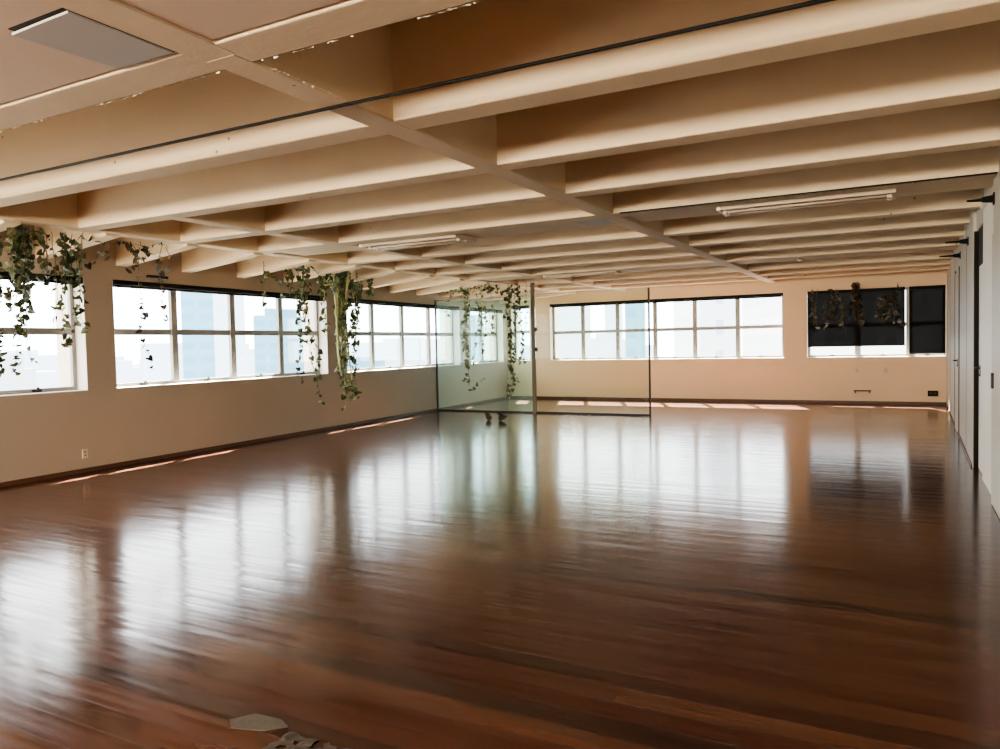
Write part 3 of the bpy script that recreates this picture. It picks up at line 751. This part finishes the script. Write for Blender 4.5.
IVY_I = [
    ('dense', [(-0.35, 2.40), (-0.37, 2.12), (-0.41, 1.85)]),
    ('dense', [(-0.26, 2.43), (-0.24, 2.16), (-0.30, 1.85)]),
    ('sparse', [(-0.11, 2.59), (-0.15, 2.22), (-0.18, 1.76)]),
    ('sparse', [(-0.20, 2.33), (-0.09, 1.97), (-0.05, 1.71)]),
    ('dense', [(-0.44, 2.30), (-0.46, 2.06), (-0.50, 1.90)]),
]

IVY_LOC = {}
ivy('X', -7.85, IVY_A, 'thick mass of dark trailing ivy in front of the leftmost window', 1, M['leaf'], 0.08, ZR, dens=1.0)
ivy('X', -7.85, IVY_B, 'sparse ivy runner under the ceiling with two long thin tendrils before the four-pane window', 2, M['leaf_brown'], 0.085, None, dens=0.9, spread=0.05)
ivy('X', -8.35, IVY_C, 'dark ivy trailing over the right end of the four-pane window, left of the pillar', 3, M['leaf'], 0.095, 2.78)
ivy('X', -8.35, IVY_D, 'long thick yellowish green ivy column hanging in front of the pillar between windows', 4, M['leaf_green'], 0.11, 2.78, stem=M['pale_stem'], dens=1.15, thick=0.006)
ivy('Y', 13.6, IVY_E, 'olive ivy with long loose strands before the left half of the green glass panel', 5, M['leaf_green'], 0.085, ZR, stem=M['pale_stem'], dens=1.1, spread=0.08)
ivy('Y', 14.0, IVY_F, 'dense dark ivy reaching almost to the floor before the right half of the green glass', 6, M['leaf'], 0.09, ZR, dens=0.75, spread=0.07)
ivy('Y', 17.85, IVY_G, 'brownish ivy clump at the left end of the dark screened window', 7, M['leaf_brown'], 0.12, None, dens=0.9, spread=0.06)
ivy('Y', 17.85, IVY_H, 'narrow upright tuft of black-green ivy at the middle of the dark screened window', 8, M['leaf_brown'], 0.12, None, dens=1.2, spread=0.05)
ivy('Y', 17.85, IVY_I, 'loose dark ivy clump toward the right end of the wide dark screen', 9, M['leaf_brown'], 0.12, None, dens=0.9, spread=0.05)

# fallen leaves near the partition
rnd = random.Random(21)
for x, y, lab in ((-7.12, 12.6, 'dark fallen leaf on the floor before the green glass, the left one of two'), (-6.84, 12.62, 'dark fallen leaf on the floor before the green glass, the right one of two')):
    mb = MB()
    add_leaf(mb, Vector((x, y, 0.03)), Vector((1, rnd.uniform(-.5, .5), -0.05)), 0.19, rnd)
    lo = min(v[2] for v in mb.v); mb.v = [(v[0], v[1], v[2]-lo+0.001) for v in mb.v]
    tag(mb.build('fallen_leaf', M['leaf_brown']), lab, 'leaf', 'fallen leaves')

# ------------------------------------------------------------------ the city outside
def tower(x0, x1, y0, y1, zt, mat, label, setback=True):
    t = thing('distant_tower', ((x0+x1)/2, (y0+y1)/2, -60), label, 'building', 'hazy buildings outside')
    mb = MB(); mb.box(x0, x1, y0, y1, -60, zt); mb.build('facade', mat, t)
    mx, my = (x0+x1)/2, (y0+y1)/2; wx, wy = (x1-x0)*0.3, (y1-y0)*0.3
    mb = MB(); mb.box(mx-wx, mx+wx, my-wy, my+wy, zt, zt+2.2); mb.build('roof_block', mat, t)
def left_tower(X0, ya, yb, zt, mat, label): tower(X0-3, X0, ya, yb, zt, mat, label)
def back_tower(Y0, xa, xb, zt, mat, label): tower(xa, xb, Y0, Y0+3, zt, mat, label)
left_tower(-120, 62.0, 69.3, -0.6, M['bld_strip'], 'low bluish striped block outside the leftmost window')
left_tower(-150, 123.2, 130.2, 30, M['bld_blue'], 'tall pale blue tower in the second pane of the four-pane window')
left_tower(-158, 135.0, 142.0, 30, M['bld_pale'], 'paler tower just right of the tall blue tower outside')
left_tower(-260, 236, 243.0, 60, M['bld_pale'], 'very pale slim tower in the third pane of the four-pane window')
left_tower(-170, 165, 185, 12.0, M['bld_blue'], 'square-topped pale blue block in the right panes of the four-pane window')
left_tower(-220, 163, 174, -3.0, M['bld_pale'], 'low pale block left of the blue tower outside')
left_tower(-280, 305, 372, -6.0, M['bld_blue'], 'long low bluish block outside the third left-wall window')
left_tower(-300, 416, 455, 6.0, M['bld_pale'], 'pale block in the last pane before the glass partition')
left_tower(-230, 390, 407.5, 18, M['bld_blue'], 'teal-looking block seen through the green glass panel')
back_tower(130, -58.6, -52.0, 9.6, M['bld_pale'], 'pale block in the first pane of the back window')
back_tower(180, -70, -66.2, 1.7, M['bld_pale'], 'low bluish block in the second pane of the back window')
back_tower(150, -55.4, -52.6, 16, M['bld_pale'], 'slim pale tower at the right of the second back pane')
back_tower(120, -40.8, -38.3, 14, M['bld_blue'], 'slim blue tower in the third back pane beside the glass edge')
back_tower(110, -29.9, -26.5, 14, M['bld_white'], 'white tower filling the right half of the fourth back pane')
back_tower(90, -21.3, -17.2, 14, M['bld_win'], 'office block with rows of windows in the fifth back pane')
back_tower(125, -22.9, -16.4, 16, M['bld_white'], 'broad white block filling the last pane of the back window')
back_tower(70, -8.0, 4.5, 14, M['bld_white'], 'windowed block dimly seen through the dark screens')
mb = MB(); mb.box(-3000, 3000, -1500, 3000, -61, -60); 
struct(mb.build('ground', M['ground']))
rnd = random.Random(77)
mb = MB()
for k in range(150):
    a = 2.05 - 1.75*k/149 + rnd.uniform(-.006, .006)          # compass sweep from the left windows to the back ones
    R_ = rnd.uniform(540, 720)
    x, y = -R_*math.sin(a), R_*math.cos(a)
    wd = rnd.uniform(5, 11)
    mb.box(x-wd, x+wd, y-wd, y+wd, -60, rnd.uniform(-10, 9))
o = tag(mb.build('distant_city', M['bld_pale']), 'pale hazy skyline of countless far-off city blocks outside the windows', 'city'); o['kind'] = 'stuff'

# ------------------------------------------------------------------ light
w = bpy.data.worlds.new('hazy_sky'); scene.world = w; w.use_nodes = True
nt = w.node_tree
for n in list(nt.nodes): nt.nodes.remove(n)
wo = nt.nodes.new('ShaderNodeOutputWorld'); bg = nt.nodes.new('ShaderNodeBackground')
tc = nt.nodes.new('ShaderNodeTexCoord'); sp = nt.nodes.new('ShaderNodeSeparateXYZ'); rp = nt.nodes.new('ShaderNodeValToRGB')
nt.links.new(tc.outputs['Generated'], sp.inputs[0]); nt.links.new(sp.outputs['Z'], rp.inputs['Fac'])
e = rp.color_ramp.elements
e[0].position = 0.0; e[0].color = (0.80, 0.88, 0.95, 1); e[1].position = 0.35; e[1].color = (1.0, 1.0, 1.0, 1)
nt.links.new(rp.outputs['Color'], bg.inputs['Color']); bg.inputs['Strength'].default_value = SKY
nt.links.new(bg.outputs[0], wo.inputs['Surface'])

def lamp(name, kind, loc, energy, col, direction=None, size=None, portal=False):
    l = bpy.data.lights.new(name, kind); l.energy = energy; l.color = col
    o = bpy.data.objects.new(name, l); C.objects.link(o); o.location = loc
    if direction is not None: o.rotation_euler = Vector(direction).to_track_quat('-Z', 'Y').to_euler()
    if size:
        l.shape = 'RECTANGLE'; l.size = size[0]; l.size_y = size[1]
    if portal: l.cycles.is_portal = True
    return o
sun = lamp('sun', 'SUN', (-10, 30, 40), SUN, (1.0, 0.94, 0.76), (0.34, -0.80, -1.0)); sun.data.angle = 0.012
for a, b in left_ops:
    lamp('window_portal', 'AREA', FL((a+b)/2, TH+0.05, 1.9), 1, (1, 1, 1), LN, (b-a+0.3, 2.2), True)
for a, b in back_ops:
    lamp('window_portal', 'AREA', FB((a+b)/2, TH+0.05, 1.9), 1, (1, 1, 1), (0, -1, 0), (b-a+0.3, 2.2), True)
# added fill lamps standing in for daylight from behind the camera
lamp('rear_fill_light', 'AREA', (-4.2, -5.8, 2.15), REAR, (1.0, 0.87, 0.68), (0, 1, 0.0), (8.5, 0.9))
lamp('side_fill_light', 'AREA', (-8.75, -2.0, 1.7), SIDE, (1.0, 0.93, 0.82), (1, 0.15, 0.1), (7.0, 1.4))  # added fill lamp inside the left wall, out of view

# ------------------------------------------------------------------ camera
cam = bpy.data.cameras.new('camera'); co = bpy.data.objects.new('camera', cam); C.objects.link(co)
cam.sensor_fit = 'HORIZONTAL'; cam.sensor_width = 36.0; cam.lens = 27.04; cam.clip_end = 6000; cam.clip_start = 0.05
R = Matrix(((0.8807, 0.0006, 0.4737), (0.4732, 0.0445, -0.8798), (-0.0216, 0.9990, 0.0389)))
q = R.to_quaternion(); q.normalize()
co.rotation_mode = 'QUATERNION'; co.rotation_quaternion = q; co.location = (0, 0, CAM_H)
scene.camera = co

scene.view_settings.view_transform = VIEW
scene.view_settings.look = LOOK
scene.view_settings.exposure = EXPO
scene.view_settings.gamma = 1.0
cy = scene.cycles
cy.use_denoising = True
try: cy.denoiser = 'OPENIMAGEDENOISE'
except Exception: pass
cy.max_bounces = 10; cy.diffuse_bounces = 6; cy.glossy_bounces = 4; cy.transparent_max_bounces = 24; cy.transmission_bounces = 6
cy.sample_clamp_indirect = 6.0; cy.caustics_reflective = False; cy.caustics_refractive = False
